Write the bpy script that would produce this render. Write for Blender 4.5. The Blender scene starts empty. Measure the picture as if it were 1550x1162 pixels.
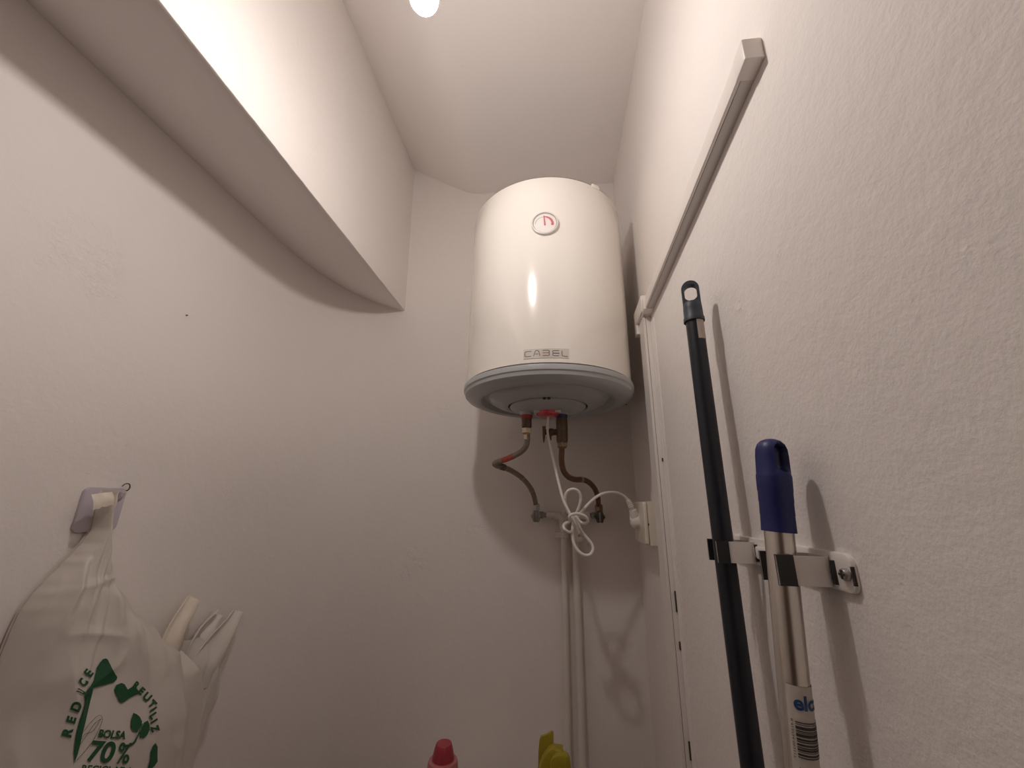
import bpy, bmesh, math, random
from mathutils import Vector, Matrix, noise

SC = bpy.context.scene
COL = SC.collection
H = 1.45                                   # eye height: survey heights below are relative to it
PI = math.pi

# ------------------------------------------------------------------ camera
YAW, PITCH, ROLL, F = 0.114247, 0.295, 0.017324, 593.5
cy_, sy_, cp_, sp_ = math.cos(YAW), math.sin(YAW), math.cos(PITCH), math.sin(PITCH)
FWD = Vector((-sy_*cp_, cy_*cp_, sp_))
R0 = Vector((cy_, sy_, 0)); U0 = R0.cross(FWD)
RT = R0*math.cos(ROLL) + U0*math.sin(ROLL)
UP = U0*math.cos(ROLL) - R0*math.sin(ROLL)
cam_d = bpy.data.cameras.new('camera')
cam = bpy.data.objects.new('camera', cam_d); COL.objects.link(cam)
m3 = Matrix((RT, UP, -FWD)).transposed()
cam.matrix_world = Matrix.Translation((0, 0, H)) @ m3.to_4x4()
cam_d.sensor_fit = 'HORIZONTAL'; cam_d.sensor_width = 36.0
cam_d.lens = 36.0*F/1550.0
cam_d.clip_start = 0.01; cam_d.clip_end = 50
SC.camera = cam

# ------------------------------------------------------------------ world, exposure
w = bpy.data.worlds.new('world'); SC.world = w; w.use_nodes = True
w.node_tree.nodes['Background'].inputs[0].default_value = (0.8, 0.72, 0.68, 1)
w.node_tree.nodes['Background'].inputs[1].default_value = 0.05
vs = SC.view_settings
vs.view_transform = 'Standard'; vs.look = 'None'; vs.gamma = 1.0; vs.use_curve_mapping = False
vs.exposure = 1.88
BULB = Vector((-0.2010, 0.4063, 0.7823))      # centre of the glowing globe
BULB_POWER = 95.0                          # emission strength of the globe
BULB_TINT = (1.0, 0.925, 0.875, 1)
SC.cycles.max_bounces = 9; SC.cycles.diffuse_bounces = 7; SC.cycles.caustics_reflective = False; SC.cycles.caustics_refractive = False
SC.cycles.use_denoising = True

# ------------------------------------------------------------------ survey helpers
def sight(px, py, ax, val):
    """a surveyed point: where the line of sight through a pixel meets the plane axis=val"""
    d = RT*((px-775.0)/F) - UP*((py-581.0)/F) + FWD
    return d*(val/d[ax])
def sm(a, b, x):
    t = min(1, max(0, (x-a)/(b-a))); return t*t*(3-2*t)
def lerp_table(tab, x):
    if x >= tab[0][0]: return tab[0][1]
    for (x0, y0), (x1, y1) in zip(tab, tab[1:]):
        if x >= x1:
            t = (x-x0)/(x1-x0); t = t*t*(3-2*t)*.5 + t*.5
            return y0+(y1-y0)*t
    return tab[-1][1]
def spline(pts, n=8):
    P = [Vector(p) for p in pts]; out = []
    for i in range(len(P)-1):
        a = P[max(i-1, 0)]; b = P[i]; c = P[i+1]; d = P[min(i+2, len(P)-1)]
        for k in range(n):
            t = k/n
            out.append(0.5*((2*b)+(c-a)*t+(2*a-5*b+4*c-d)*t*t+(3*b-a-3*c+d)*t**3))
    out.append(P[-1]); return out

# ------------------------------------------------------------------ materials
MATS = {}
def mat(name, color, rough=.5, metal=0., var=.06, vscale=30., bump=0., bscale=80., spec=.5, coat=0., emit=None, estr=0., transl=0., alpha=1., aniso=None):
    if name in MATS: return MATS[name]
    m = bpy.data.materials.new(name); m.use_nodes = True; MATS[name] = m
    nt = m.node_tree; N = nt.nodes; L = nt.links
    b = N['Principled BSDF']
    b.inputs['Roughness'].default_value = rough; b.inputs['Metallic'].default_value = metal
    b.inputs['Specular IOR Level'].default_value = spec
    b.inputs['Coat Weight'].default_value = coat; b.inputs['Coat Roughness'].default_value = .05
    b.inputs['Alpha'].default_value = alpha
    tc = N.new('ShaderNodeTexCoord'); nz = N.new('ShaderNodeTexNoise')
    nz.inputs['Scale'].default_value = vscale; nz.inputs['Detail'].default_value = 4
    L.new(tc.outputs['Object'], nz.inputs['Vector'])
    mx = N.new('ShaderNodeMix'); mx.data_type = 'RGBA'
    c = Vector(color[:3])
    mx.inputs[6].default_value = (*(c*(1-var)), 1); mx.inputs[7].default_value = (*[min(1, v) for v in c*(1+var)], 1)
    L.new(nz.outputs['Fac'], mx.inputs[0]); L.new(mx.outputs[2], b.inputs['Base Color'])
    if aniso:
        mp = N.new('ShaderNodeMapping'); mp.inputs['Scale'].default_value = aniso
        L.new(tc.outputs['Object'], mp.inputs['Vector']); L.new(mp.outputs[0], nz.inputs['Vector'])
    if bump > 0:
        n2 = N.new('ShaderNodeTexNoise'); n2.inputs['Scale'].default_value = bscale; n2.inputs['Detail'].default_value = 3
        L.new(tc.outputs['Object'], n2.inputs['Vector'])
        bp = N.new('ShaderNodeBump'); bp.inputs['Strength'].default_value = bump; bp.inputs['Distance'].default_value = .002
        L.new(n2.outputs['Fac'], bp.inputs['Height']); L.new(bp.outputs[0], b.inputs['Normal'])
    if emit:
        b.inputs['Emission Color'].default_value = emit; b.inputs['Emission Strength'].default_value = estr
    if transl > 0:
        tr = N.new('ShaderNodeBsdfTranslucent'); L.new(mx.outputs[2], tr.inputs['Color'])
        ms = N.new('ShaderNodeMixShader'); ms.inputs[0].default_value = transl
        L.new(b.outputs[0], ms.inputs[1]); L.new(tr.outputs[0], ms.inputs[2])
        L.new(ms.outputs[0], N['Material Output'].inputs['Surface'])
    return m

def plaster(name, color, scars=(), fine=.35, lump=.5):
    """white distemper on uneven plaster; scars = (x, y, z, radius, strength) rough filled patches"""
    m = bpy.data.materials.new(name); m.use_nodes = True
    nt = m.node_tree; N = nt.nodes; L = nt.links; b = N['Principled BSDF']
    b.inputs['Roughness'].default_value = .75; b.inputs['Specular IOR Level'].default_value = .25
    g = N.new('ShaderNodeNewGeometry'); pos = g.outputs['Position']
    def nz(scale, det, rough=.5):
        n = N.new('ShaderNodeTexNoise'); n.inputs['Scale'].default_value = scale
        n.inputs['Detail'].default_value = det; n.inputs['Roughness'].default_value = rough
        L.new(pos, n.inputs['Vector']); return n.outputs['Fac']
    def mth(op, a, bb, cc=None):
        n = N.new('ShaderNodeMath'); n.operation = op
        for i, v in enumerate((a, bb, cc)):
            if v is None: continue
            if isinstance(v, (int, float)): n.inputs[i].default_value = v
            else: L.new(v, n.inputs[i])
        return n.outputs[0]
    big = nz(3.0, 3)
    mx = N.new('ShaderNodeMix'); mx.data_type = 'RGBA'; c = Vector(color)
    mx.inputs[6].default_value = (*(c*.975), 1); mx.inputs[7].default_value = (*(c*1.02), 1)
    L.new(big, mx.inputs[0]); L.new(mx.outputs[2], b.inputs['Base Color'])
    h = mth('MULTIPLY', nz(230, 3, .6), .30*fine)
    h = mth('ADD', h, mth('MULTIPLY', nz(70, 3), .5*fine))
    h = mth('ADD', h, mth('MULTIPLY', nz(14, 4, .55), 1.6*lump))
    # scattered little nibs
    v = N.new('ShaderNodeTexVoronoi'); v.inputs['Scale'].default_value = 16; L.new(pos, v.inputs['Vector'])
    nib = mth('MULTIPLY', mth('LESS_THAN', v.outputs['Distance'], .055), mth('GREATER_THAN', nz(5, 1), .56))
    h = mth('ADD', h, mth('MULTIPLY', nib, .35))
    if scars:
        ridge = mth('GREATER_THAN', nz(55, 3, .7), .53)
        mixr = mth('SUBTRACT', mth('ADD', mth('MULTIPLY', ridge, .25), mth('MULTIPLY', nz(45, 3, .7), 1.5)), .85)
        nc = N.new('ShaderNodeTexNoise'); nc.inputs['Scale'].default_value = 18; nc.inputs['Detail'].default_value = 2
        L.new(pos, nc.inputs['Vector'])
        acc = None
    for (x, y, z, r, s) in scars:
        wv = N.new('ShaderNodeVectorMath'); wv.operation = 'MULTIPLY_ADD'
        L.new(nc.outputs['Color'], wv.inputs[0]); wv.inputs[1].default_value = (2.2*r,)*3; L.new(pos, wv.inputs[2])
        vm = N.new('ShaderNodeVectorMath'); vm.operation = 'DISTANCE'
        L.new(wv.outputs[0], vm.inputs[0]); vm.inputs[1].default_value = (x+1.1*r, y+1.1*r, z+H+1.1*r)
        fall = N.new('ShaderNodeMapRange'); fall.interpolation_type = 'SMOOTHSTEP'
        fall.inputs[1].default_value = r; fall.inputs[2].default_value = r*.25
        fall.inputs[3].default_value = 0; fall.inputs[4].default_value = s
        L.new(vm.outputs['Value'], fall.inputs[0])
        acc = fall.outputs[0] if acc is None else mth('ADD', acc, fall.outputs[0])
    if scars: h = mth('ADD', h, mth('MULTIPLY', mixr, acc))
    bp = N.new('ShaderNodeBump'); bp.inputs['Strength'].default_value = 1.0; bp.inputs['Distance'].default_value = .0026
    L.new(h, bp.inputs['Height']); L.new(bp.outputs[0], b.inputs['Normal'])
    return m

# ------------------------------------------------------------------ object helpers
BASE = {}
def thing(name, label, cat, base, group=None):
    o = bpy.data.objects.new(name, None); COL.objects.link(o)
    o.empty_display_size = .05
    o.location = (base[0], base[1], base[2]+H)
    o['label'] = label; o['category'] = cat
    if group: o['group'] = group
    BASE[o.name] = Vector(base); return o
def obj(name, geo, m, parent=None, base=None, smooth=True, sharp=None, label=None):
    V, Fc = geo
    if parent is not None:
        b = BASE[parent.name]
    else:
        b = Vector(base) if base is not None else Vector((0, 0, 0))
    me = bpy.data.meshes.new(name)
    me.from_pydata([tuple(Vector(v)-b) for v in V], [], Fc); me.update()
    bm = bmesh.new(); bm.from_mesh(me)
    bmesh.ops.recalc_face_normals(bm, faces=bm.faces)
    if smooth:
        lim = math.radians(sharp if sharp else 38)
        for f in bm.faces: f.smooth = True
        for e in bm.edges:
            if len(e.link_faces) == 2: e.smooth = e.calc_face_angle(0) < lim
    bm.to_mesh(me); bm.free()
    me.materials.append(m)
    o = bpy.data.objects.new(name, me); COL.objects.link(o)
    BASE[o.name] = b
    if parent is not None: o.parent = parent
    else: o.location = (b.x, b.y, b.z+H)
    if label: o['label'] = label
    return o
def single(name, geo, m, label, cat, base, **k):
    g = k.pop('group', None)
    o = obj(name, geo, m, None, base, **k); o['label'] = label; o['category'] = cat
    if g: o['group'] = g
    return o
def struct(name, geo, m, **k):
    o = obj(name, geo, m, None, (0, 0, 0), **k); o['kind'] = 'structure'; return o

# ------------------------------------------------------------------ geometry builders: each returns (verts, faces)
def join(*gs):
    V, Fc = [], []
    for v, f in gs:
        n = len(V); V += [Vector(p) for p in v]; Fc += [tuple(i+n for i in q) for q in f]
    return V, Fc
def frame(ax):
    ax = Vector(ax).normalized()
    h = Vector((0, 0, 1)) if abs(ax.z) < .9 else Vector((1, 0, 0))
    a = ax.cross(h).normalized(); return a, ax.cross(a).normalized(), ax
def lathe(prof, origin=(0, 0, 0), axis=(0, 0, 1), n=48, cap=True, a0=0, a1=2*PI):
    """prof: (radius, height along the axis)"""
    o = Vector(origin); a, b, c = frame(axis); V, Fc = [], []
    full = abs(a1-a0-2*PI) < 1e-6; m = n if full else n+1
    for r, h in prof:
        for i in range(m):
            t = a0+(a1-a0)*i/n
            V.append(o+c*h+(a*math.cos(t)+b*math.sin(t))*max(r, 1e-5))
    for j in range(len(prof)-1):
        for i in range(n):
            i2 = (i+1) % m
            Fc.append((j*m+i, j*m+i2, (j+1)*m+i2, (j+1)*m+i))
    if cap and full:
        Fc.append(tuple(range(m))); Fc.append(tuple((len(prof)-1)*m+i for i in range(m)))
    return V, Fc
def tube(path, r, n=10, cap=True, flat=None):
    P = [Vector(p) for p in path]; V, Fc = [], []
    rr = r if callable(r) else (lambda t: r)
    T = [(P[min(i+1, len(P)-1)]-P[max(i-1, 0)]).normalized() for i in range(len(P))]
    a = frame(T[0])[0]
    for i, p in enumerate(P):
        a = (a-T[i]*a.dot(T[i])).normalized(); b = T[i].cross(a)
        q = rr(i/(len(P)-1))
        for k in range(n):
            t = 2*PI*k/n; V.append(p+(a*math.cos(t)+b*math.sin(t))*q)
    for i in range(len(P)-1):
        for k in range(n):
            k2 = (k+1) % n
            Fc.append((i*n+k, i*n+k2, (i+1)*n+k2, (i+1)*n+k))
    if cap: Fc += [tuple(range(n)), tuple((len(P)-1)*n+k for k in range(n))]
    return V, Fc
def prism(poly, o, u, v, w, d0, d1, bev=0.0):
    """polygon in (u,v) extruded along w from d0 to d1; bev rounds both rims"""
    o, u, v, w = Vector(o), Vector(u), Vector(v), Vector(w)
    n = len(poly); cx = sum(p[0] for p in poly)/n; cy = sum(p[1] for p in poly)/n
    def ins(k):
        out = []
        for i, (x, y) in enumerate(poly):
            x0, y0 = poly[i-1]; x1, y1 = poly[(i+1) % n]
            dx, dy = x1-x0, y1-y0; l = math.hypot(dx, dy) or 1
            nx, ny = -dy/l, dx/l
            if (cx-x)*nx+(cy-y)*ny < 0: nx, ny = -nx, -ny
            out.append((x+nx*k, y+ny*k))
        return out
    s = 1 if d1 > d0 else -1
    rings = [(poly, d0), (poly, d1)] if bev <= 0 else [(ins(bev), d0), (ins(bev*.3), d0+s*bev*.3), (poly, d0+s*bev), (poly, d1-s*bev), (ins(bev*.3), d1-s*bev*.3), (ins(bev), d1)]
    V, Fc = [], []
    for pl, d in rings:
        V += [o+u*x+v*y+w*d for x, y in pl]
    for j in range(len(rings)-1):
        for i in range(n):
            i2 = (i+1) % n
            Fc.append((j*n+i, j*n+i2, (j+1)*n+i2, (j+1)*n+i))
    Fc += [tuple(range(n)), tuple((len(rings)-1)*n+i for i in range(n))]
    return V, Fc
def rrect(w, h, r, k=5, cx=0, cy=0):
    out = []
    for (sx, sy, a) in ((1, 1, 0), (-1, 1, 90), (-1, -1, 180), (1, -1, 270)):
        for i in range(k+1):
            t = math.radians(a+90*i/k)
            out.append((cx+sx*(w/2-r)+r*math.cos(t), cy+sy*(h/2-r)+r*math.sin(t)))
    return out
def box(x0, x1, y0, y1, z0, z1, bev=.001):
    return prism([(x0, y0), (x1, y0), (x1, y1), (x0, y1)], (0, 0, 0), (1, 0, 0), (0, 1, 0), (0, 0, 1), z0, z1, bev)
def grid(fn, nu, nv):
    V = [fn(i/nu, j/nv) for j in range(nv+1) for i in range(nu+1)]
    Fc = [(j*(nu+1)+i, j*(nu+1)+i+1, (j+1)*(nu+1)+i+1, (j+1)*(nu+1)+i) for j in range(nv) for i in range(nu)]
    return V, Fc
def wob(p, amp, sc=2.2, seed=0):
    q = Vector((p[0]*sc+seed, p[1]*sc, p[2]*sc+seed*.7))
    return noise.noise(q)*amp + noise.noise(q*2.7)*amp*.35
def ribbon(pts, hw):
    """flat 2D stroke of half width hw along pts -> list of quads in 2D"""
    P = [Vector((p[0], p[1])) for p in pts]; V, Fc = [], []
    for i, p in enumerate(P):
        d = (P[min(i+1, len(P)-1)]-P[max(i-1, 0)]).normalized(); nn = Vector((-d.y, d.x))
        k = hw(i/(len(P)-1)) if callable(hw) else hw
        V += [p+nn*k, p-nn*k]
    for i in range(len(P)-1): Fc.append((2*i, 2*i+1, 2*i+3, 2*i+2))
    return V, Fc
def arc(cx, cy, rx, ry, a0, a1, n=14):
    return [(cx+rx*math.cos(math.radians(a0+(a1-a0)*i/n)), cy+ry*math.sin(math.radians(a0+(a1-a0)*i/n))) for i in range(n+1)]

def text2d(s, shear=0., bold=0.):
    """outline letters -> finely triangulated 2D mesh, unit em"""
    c = bpy.data.curves.new('t', 'FONT'); c.body = s; c.size = 1; c.shear = shear; c.offset = bold
    c.resolution_u = 6
    o = bpy.data.objects.new('t', c); COL.objects.link(o)
    dg = bpy.context.evaluated_depsgraph_get(); dg.update()
    me = bpy.data.meshes.new_from_object(o.evaluated_get(dg))
    bm = bmesh.new(); bm.from_mesh(me); bmesh.ops.triangulate(bm, faces=bm.faces)
    for _ in range(3):
        es = [e for e in bm.edges if e.calc_length() > .16]
        if not es: break
        bmesh.ops.subdivide_edges(bm, edges=es, cuts=1); bmesh.ops.triangulate(bm, faces=bm.faces)
    bm.verts.index_update()
    V = [Vector((v.co.x, v.co.y)) for v in bm.verts]; Fc = [tuple(v.index for v in f.verts) for f in bm.faces]
    bm.free(); bpy.data.objects.remove(o); bpy.data.curves.remove(c); bpy.data.meshes.remove(me)
    return V, Fc
def fill2d(poly, step):
    """triangulated, finely divided polygon in 2D"""
    bm = bmesh.new(); vs_ = [bm.verts.new((p[0], p[1], 0)) for p in poly]
    bm.faces.new(vs_).normal_update(); bmesh.ops.triangulate(bm, faces=bm.faces)
    for _ in range(4):
        es = [e for e in bm.edges if e.calc_length() > step]
        if not es: break
        bmesh.ops.subdivide_edges(bm, edges=es, cuts=1); bmesh.ops.triangulate(bm, faces=bm.faces)
    bm.verts.index_update()
    g = [Vector((v.co.x, v.co.y)) for v in bm.verts], [tuple(v.index for v in f.verts) for f in bm.faces]
    bm.free(); return g
def xf(g, s, ang, tx, ty, flip=1):
    ca, sa = math.cos(ang), math.sin(ang)
    return [Vector((tx+s*(v.x*ca-v.y*sa), ty+flip*s*(v.x*sa+v.y*ca))) for v in g[0]], g[1]
def mapg(g, fn): return [fn(v.x, v.y) for v in g[0]], g[1]

# ================================================================== STRUCTURE
XR, XL, YB, YF = 0.253, -0.844, 1.35, -0.95
TIPX, TIPZ, TOPX = -0.588, 0.7225, -0.6155
PAINT = (0.82, 0.772, 0.742)
scar_left = []
for px, py, r, s in ((135, 395, .10, 1.1), (505, 948, .03, 1.4), (500, 815, .05, .9), (210, 1090, .05, .4), (345, 745, .035, .6), (395, 845, .04, .5), (560, 420, .03, .4)):
    p = sight(px, py, 0, XL-(.03 if py < 450 else 0)) if px < 400 else sight(px, py, 1, YB); scar_left.append((*p, r, s))
M_left = plaster('plaster left', PAINT, scar_left, .35, .45)
scar_b = [(*sight(px, py, 1, YB), r, s) for px, py, r, s in ((470, 590, .05, .8), (632, 845, .05, 1.3), (672, 620, .05, .8), (720, 800, .07, .9), (505, 950, .03, 1.3), (610, 870, .03, 1.3))]
M_back = plaster('plaster back', PAINT, scar_b, .35, .4)
scar_r = [(*sight(px, py, 0, XR), r, s) for px, py, r, s in ((1117, 462, .018, 1.2), (1098, 290, .018, .7), (1180, 378, .008, .8), (1465, 380, .005, .8), (1150, 655, .005, 1.0), (1320, 560, .03, .4))]
M_right = plaster('plaster right', PAINT, scar_r, .75, .45)
M_ceil = plaster('plaster ceiling', (0.88, 0.83, 0.80), (), .2, .35)

def plan_left(t, z):
    """lower left wall in plan: straight, then a wide round into the back wall;
    it leans outward towards the top"""
    off = .046*sm(.08, .62, z)
    L1 = .9-YF; L2 = .62
    s = t*(L1+L2)
    if s < L1: return Vector((XL-off, YF+s, 0)), Vector((1, 0, 0))
    a = (s-L1)/L2*PI/2
    ca, sa = max(1e-6, math.cos(a)), max(1e-6, math.sin(a)); e = 2/2.7
    x, y = -.544-(.300+off)*ca**e, .9+.45*sa**e
    n = Vector((ca**(2-e)/.3, -sa**(2-e)/.45, 0)).normalized()
    return Vector((x, y, 0)), n
def f_left(u, v):
    z = -H+v*(H+1.6); p, n = plan_left(u, z); p.z = z
    return p+n*wob(p, .004*min(1, (1-u)*12), 2.0, 3)
struct('wall_left', grid(f_left, 120, 80), M_left)
def f_back(u, v):
    p = Vector((-.544+u*(XR+.02+.544), YB, -H+v*(H+1.6)))
    p.y -= wob(p, .003*min(1, u*8), 2.5, 9); return p
struct('wall_back', grid(f_back, 60, 90), M_back)
def f_right(u, v):
    p = Vector((XR, YF+u*(YB+.02-YF), -H+v*(H+1.6)))
    k = 1-.9*math.exp(-((p.y-.5)**2/.03+(p.z+.05)**2/.01))
    p.x += -wob(p, .0022*k, 2.5, 17); return p
struct('wall_right', grid(f_right, 100, 90), M_right)
def ceil_z(x, y=0):
    b = 1.272+.035*(x+.2)*.6
    if x < -.15:
        b += .62*.02*math.log(1+math.exp((-.345-x)/.02))
    return b
def f_ceil(u, v):
    p = Vector((-.70+u*(XR+.02+.70), YF+v*(YB+.02-YF), 0))
    p.z = ceil_z(p.x)+wob(p, .004, 2.0, 31); return p
struct('ceiling', grid(f_ceil, 70, 70), M_ceil)
# the upper wall on the left stands proud of the lower one: soffit, edge, face
prof = []
for i in range(13): prof.append((-.912+(TIPX-.006+.912)*i/12, .816+(TIPZ-.001-.816)*i/12))
prof += [(TIPX-.001, TIPZ+.001), (TIPX, TIPZ+.006)]
for i in range(1, 31): prof.append((TIPX+(TOPX-.004-TIPX)*i/30, TIPZ+.006+(1.6-TIPZ)*i/30))
def f_beam(u, v):
    j = min(len(prof)-1, int(round(u*(len(prof)-1))))
    x, z = prof[j]; p = Vector((x, YF+v*(YB+.01-YF), z))
    q = Vector((x, p.y, z))
    p.x += wob(q, .0016, 2.2, 41)+noise.noise(Vector((p.y*40, 3, z*8)))*.0006; p.z += wob(q, .0014, 1.8, 57)+(noise.noise(Vector((p.y*60, 1, 5)))*.0008 if j > 11 and j < 16 else 0)
    return p
struct('wall_left_upper', grid(f_beam, len(prof)-1, 160), plaster('plaster upper', PAINT, (), .3, .4), sharp=50)
struct('wall_front', grid(lambda u, v: Vector((-.9+u*1.2, YF, -H+v*(H+1.6))), 4, 4), mat('bounce damping plaster', (.45, .41, .39), .8, bump=.2))  # unseen wall, coloured darker than the others so less light bounces back
DX0, DX1 = -.72, .13
dr = struct('added_door_1', box(DX0, DX1, YF+.002, YF+.042, -H, -H+2.05, .003), mat('added door brown', (.12, .075, .05), .5, var=.2, aniso=(30, 30, 2)))  # unseen door, added dark brown to soak up bounced light
for z0, z1 in ((-H+.15, -H+.95), (-H+1.10, -H+1.92)):
    obj('added_door_panel', box(DX0+.12, DX1-.12, YF+.038, YF+.050, z0, z1, .004), MATS['added door brown'], dr)
obj('added_door_handle', tube(spline([(DX1-.07, YF+.040, -.42), (DX1-.07, YF+.085, -.42), (DX1-.10, YF+.092, -.42), (DX1-.18, YF+.090, -.42)], 5), .008, 12), mat('dull steel', (.5, .5, .5)), dr)
# tiled floor, out of view
fl = struct('floor', grid(lambda u, v: Vector((-.9+u*1.2, YF-.02+v*(YB-YF+.04), -H)), 4, 4), mat('floor screed', (.20, .13, .10), .5, bump=.2))

# ================================================================== PENDANT LAMP
lamp = thing('pendant_lamp', 'bare round glowing bulb hanging from the ceiling above the water heater', 'lamp', (BULB.x, BULB.y, ceil_z(BULB.x)))
bulb = thing('bulb', '', 'x', tuple(BULB)); del bulb['label']; del bulb['category']
bulb.parent = lamp; bulb.location = Vector(BULB)-BASE[lamp.name]
R = .0235
pr = [(R*math.sin(a), -R*math.cos(a)) for a in [PI*i/20*.78 for i in range(21)]]
obj('globe', lathe(pr, BULB, n=32, cap=False), mat('bulb glow', (1, 1, 1), .4, emit=BULB_TINT, estr=BULB_POWER), bulb)
a = PI*.78; r0, h0 = R*math.sin(a), -R*math.cos(a)
white_pl = mat('white plastic', (.78, .76, .72), .35)
obj('bulb_base', lathe([(r0, h0), (r0*.98, h0+.006), (.0142, h0+.024), (.0135, h0+.030)], BULB, n=32), white_pl, bulb)
obj('socket', lathe([(.015, h0+.026), (.0165, h0+.030), (.0165, h0+.058), (.013, h0+.068), (.006, h0+.076)], BULB, n=32), mat('black bakelite', (.03, .03, .03), .35), lamp)
top = ceil_z(BULB.x)-.004
obj('cord', tube([BULB+Vector((0, 0, h0+.074)), Vector((BULB.x+.001, BULB.y, (BULB.z+top)/2)), Vector((BULB.x, BULB.y, top-.01))], .003), white_pl, lamp)
obj('ceiling_rose', lathe([(.004, -.03), (.02, -.026), (.036, -.012), (.038, .004)], (BULB.x, BULB.y, top), n=32), white_pl, lamp)

# ================================================================== WATER HEATER
HX, HY, HR = -.022, 1.087, .2320
ZT, ZB = .846, .311
heater = thing('water_heater', 'white cylindrical electric water heater on the back wall with grey underside', 'water heater', (HX, HY, .24))
enamel = mat('cream enamel', (.86, .82, .76), .16, var=.01, vscale=5, spec=.5, coat=.3)
greycap = mat('grey moulded plastic', (.44, .45, .46), .34, var=.02, vscale=8)
greydk = mat('dark gap', (.05, .045, .045), .8)
O = (HX, HY, 0)
obj('tank_body', lathe([(HR-.004, ZB), (HR, ZB+.002), (HR, .45), (HR, .6), (HR, .75), (HR, ZT-.003), (HR-.0015, ZT-.0006), (HR-.005, ZT), (HR-.02, ZT)], O, n=128), enamel, heater)
obj('top_cap', lathe([(HR-.006, ZT-.002), (HR-.0030, ZT+.0003), (HR-.0028, ZT+.0030), (HR-.006, ZT+.0045), (.10, ZT+.008), (.0, ZT+.009)], O, n=96), mat('charcoal lid', (.17, .165, .16), .5), heater)
# right-hand clip on the top rim
ta = math.radians(-52)
cl = Vector((HX+HR*math.cos(ta), HY+HR*math.sin(ta), ZT))
tu = Vector((-math.sin(ta), math.cos(ta), 0)); tn = Vector((math.cos(ta), math.sin(ta), 0))
obj('rim_clip', prism(rrect(.026, .012, .003), cl, tu, (0, 0, 1), tn, -.008, .0016, .0006), enamel, heater)
obj('rim_seam', lathe([(HR-.006, ZB-.0035), (HR+.0012, ZB-.003), (HR+.0012, ZB-.0005), (HR-.002, ZB+.0005)], O, n=96, cap=False), mat('seam rubber', (.16, .15, .15), .6), heater)
cap_prof = [(HR-.004, ZB-.003), (HR+.0055, ZB-.0035), (HR+.0062, ZB-.008), (HR+.0055, ZB-.016), (HR+.003, ZB-.0185), (HR+.0025, ZB-.020), (HR+.001, ZB-.027), (HR-.006, ZB-.034), (HR-.018, ZB-.0385), (HR-.036, ZB-.040), (HR-.043, ZB-.0385)]
cap_in = [(HR-.047, ZB-.032), (HR-.052, ZB-.026), (HR-.062, ZB-.026), (HR-.068, ZB-.034), (.150, ZB-.042), (.132, ZB-.047), (.1135, ZB-.050), (.1120, ZB-.050)]
capo = obj('bottom_cap', lathe(cap_prof+cap_in+[(.1118, ZB-.044), (.09, ZB-.044)], O, n=128, cap=False), greycap, heater, sharp=30)
obj('cover_gap', lathe([(.1118, ZB-.0475), (.1055, ZB-.0475)], O, n=96, cap=False), greydk, heater)
# service cover with a stepped crown
cov = obj('service_cover', lathe([(.10, ZB-.044), (.1068, ZB-.0465), (.1068, ZB-.0525), (.105, ZB-.054), (.085, ZB-.0585), (.070, ZB-.064), (.060, ZB-.0665), (.0, ZB-.067)], O, n=96), greycap, heater, sharp=30)
for dx in (-.006, .006):
    obj('cover_notch', box(HX+dx-.0035, HX+dx+.0035, HY-.114, HY-.106, ZB-.0545, ZB-.048, .0006), greydk, cov)
# red indicator in a clear surround
clear = mat('frosted collar', (.62, .60, .58), .25, spec=.6)
IND = (HX+.000, HY-.014, ZB-.066)
obj('indicator_collar', prism(rrect(.076, .05, .010), IND, (1, 0, 0), (0, 1, 0), (0, 0, -1), -.004, .006, .002), clear, heater)
obj('indicator_lamp', lathe([(.032, -.005), (.033, .002), (.031, .010), (.024, .0135), (.0, .014)], IND, (0, 0, -1), n=48), mat('red lens', (.62, .05, .07), .25, var=.04, coat=.3), heater, label='red indicator lens')
# wall bracket behind
obj('wall_bracket', box(HX-.12, HX+.12, HY+HR-.012, YB+.002, .70, .75, .002), enamel, heater)
obj('wall_bracket', box(HX-.12, HX+.12, HY+HR-.012, YB+.002, .38, .42, .002), enamel, heater)
# thermometer dial on the front
GC = Vector((-.0195, 0, .6935)); ga = math.asin((GC.x-HX)/HR)
gn = Vector((math.sin(ga), -math.cos(ga), 0)); GC = Vector((HX, HY, GC.z))+gn*HR; gu = Vector((math.cos(ga), math.sin(ga), 0))
obj('dial_bezel', lathe([(.0350, -.006), (.0352, .0040), (.0340, .0062), (.0322, .0066), (.0310, .0058), (.0306, .0034), (.0306, -.002)], GC, gn, n=64), mat('dial plastic', (.72, .69, .66), .25), heater)
obj('dial_shade_ring', lathe([(.0306, .0040), (.0306, .0046), (.0294, .0046), (.0294, .0040)], GC, gn, n=64, cap=False), mat('dial shade grey', (.33, .31, .30), .5), heater)  # thin grey ring paints in the shading along the bezel's inner edge
dial = obj('dial_face', lathe([(.0307, .001), (.0307, .0034), (.0, .0034)], GC, gn, n=64), mat('dial white', (.84, .80, .77), .3), heater)
dred = mat('dial red', (.60, .05, .08), .4)
def on_dial(x, y, d=.0038): return GC+gu*x+Vector((0, 0, 1))*y+gn*d
K = .0335/108.0
def dl(p): return ((p[0]-745)*K, -(p[1]-524)*K)
def flat(g, fn0, fn1):
    return join(mapg(g, fn0))
nd = [dl(p) for p in ((739, 548), (751, 548), (742, 452), (734, 452))]
obj('dial_needle', prism(nd, GC, gu, (0, 0, 1), gn, .0044, .0052), dred, heater, label='red needle')
wd = [dl(p) for p in ((720, 463), (745, 454), (768, 458), (790, 470), (808, 490), (818, 516), (820, 542), (812, 549), (796, 543), (799, 522), (793, 503), (783, 488), (765, 473), (745, 464))]
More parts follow.
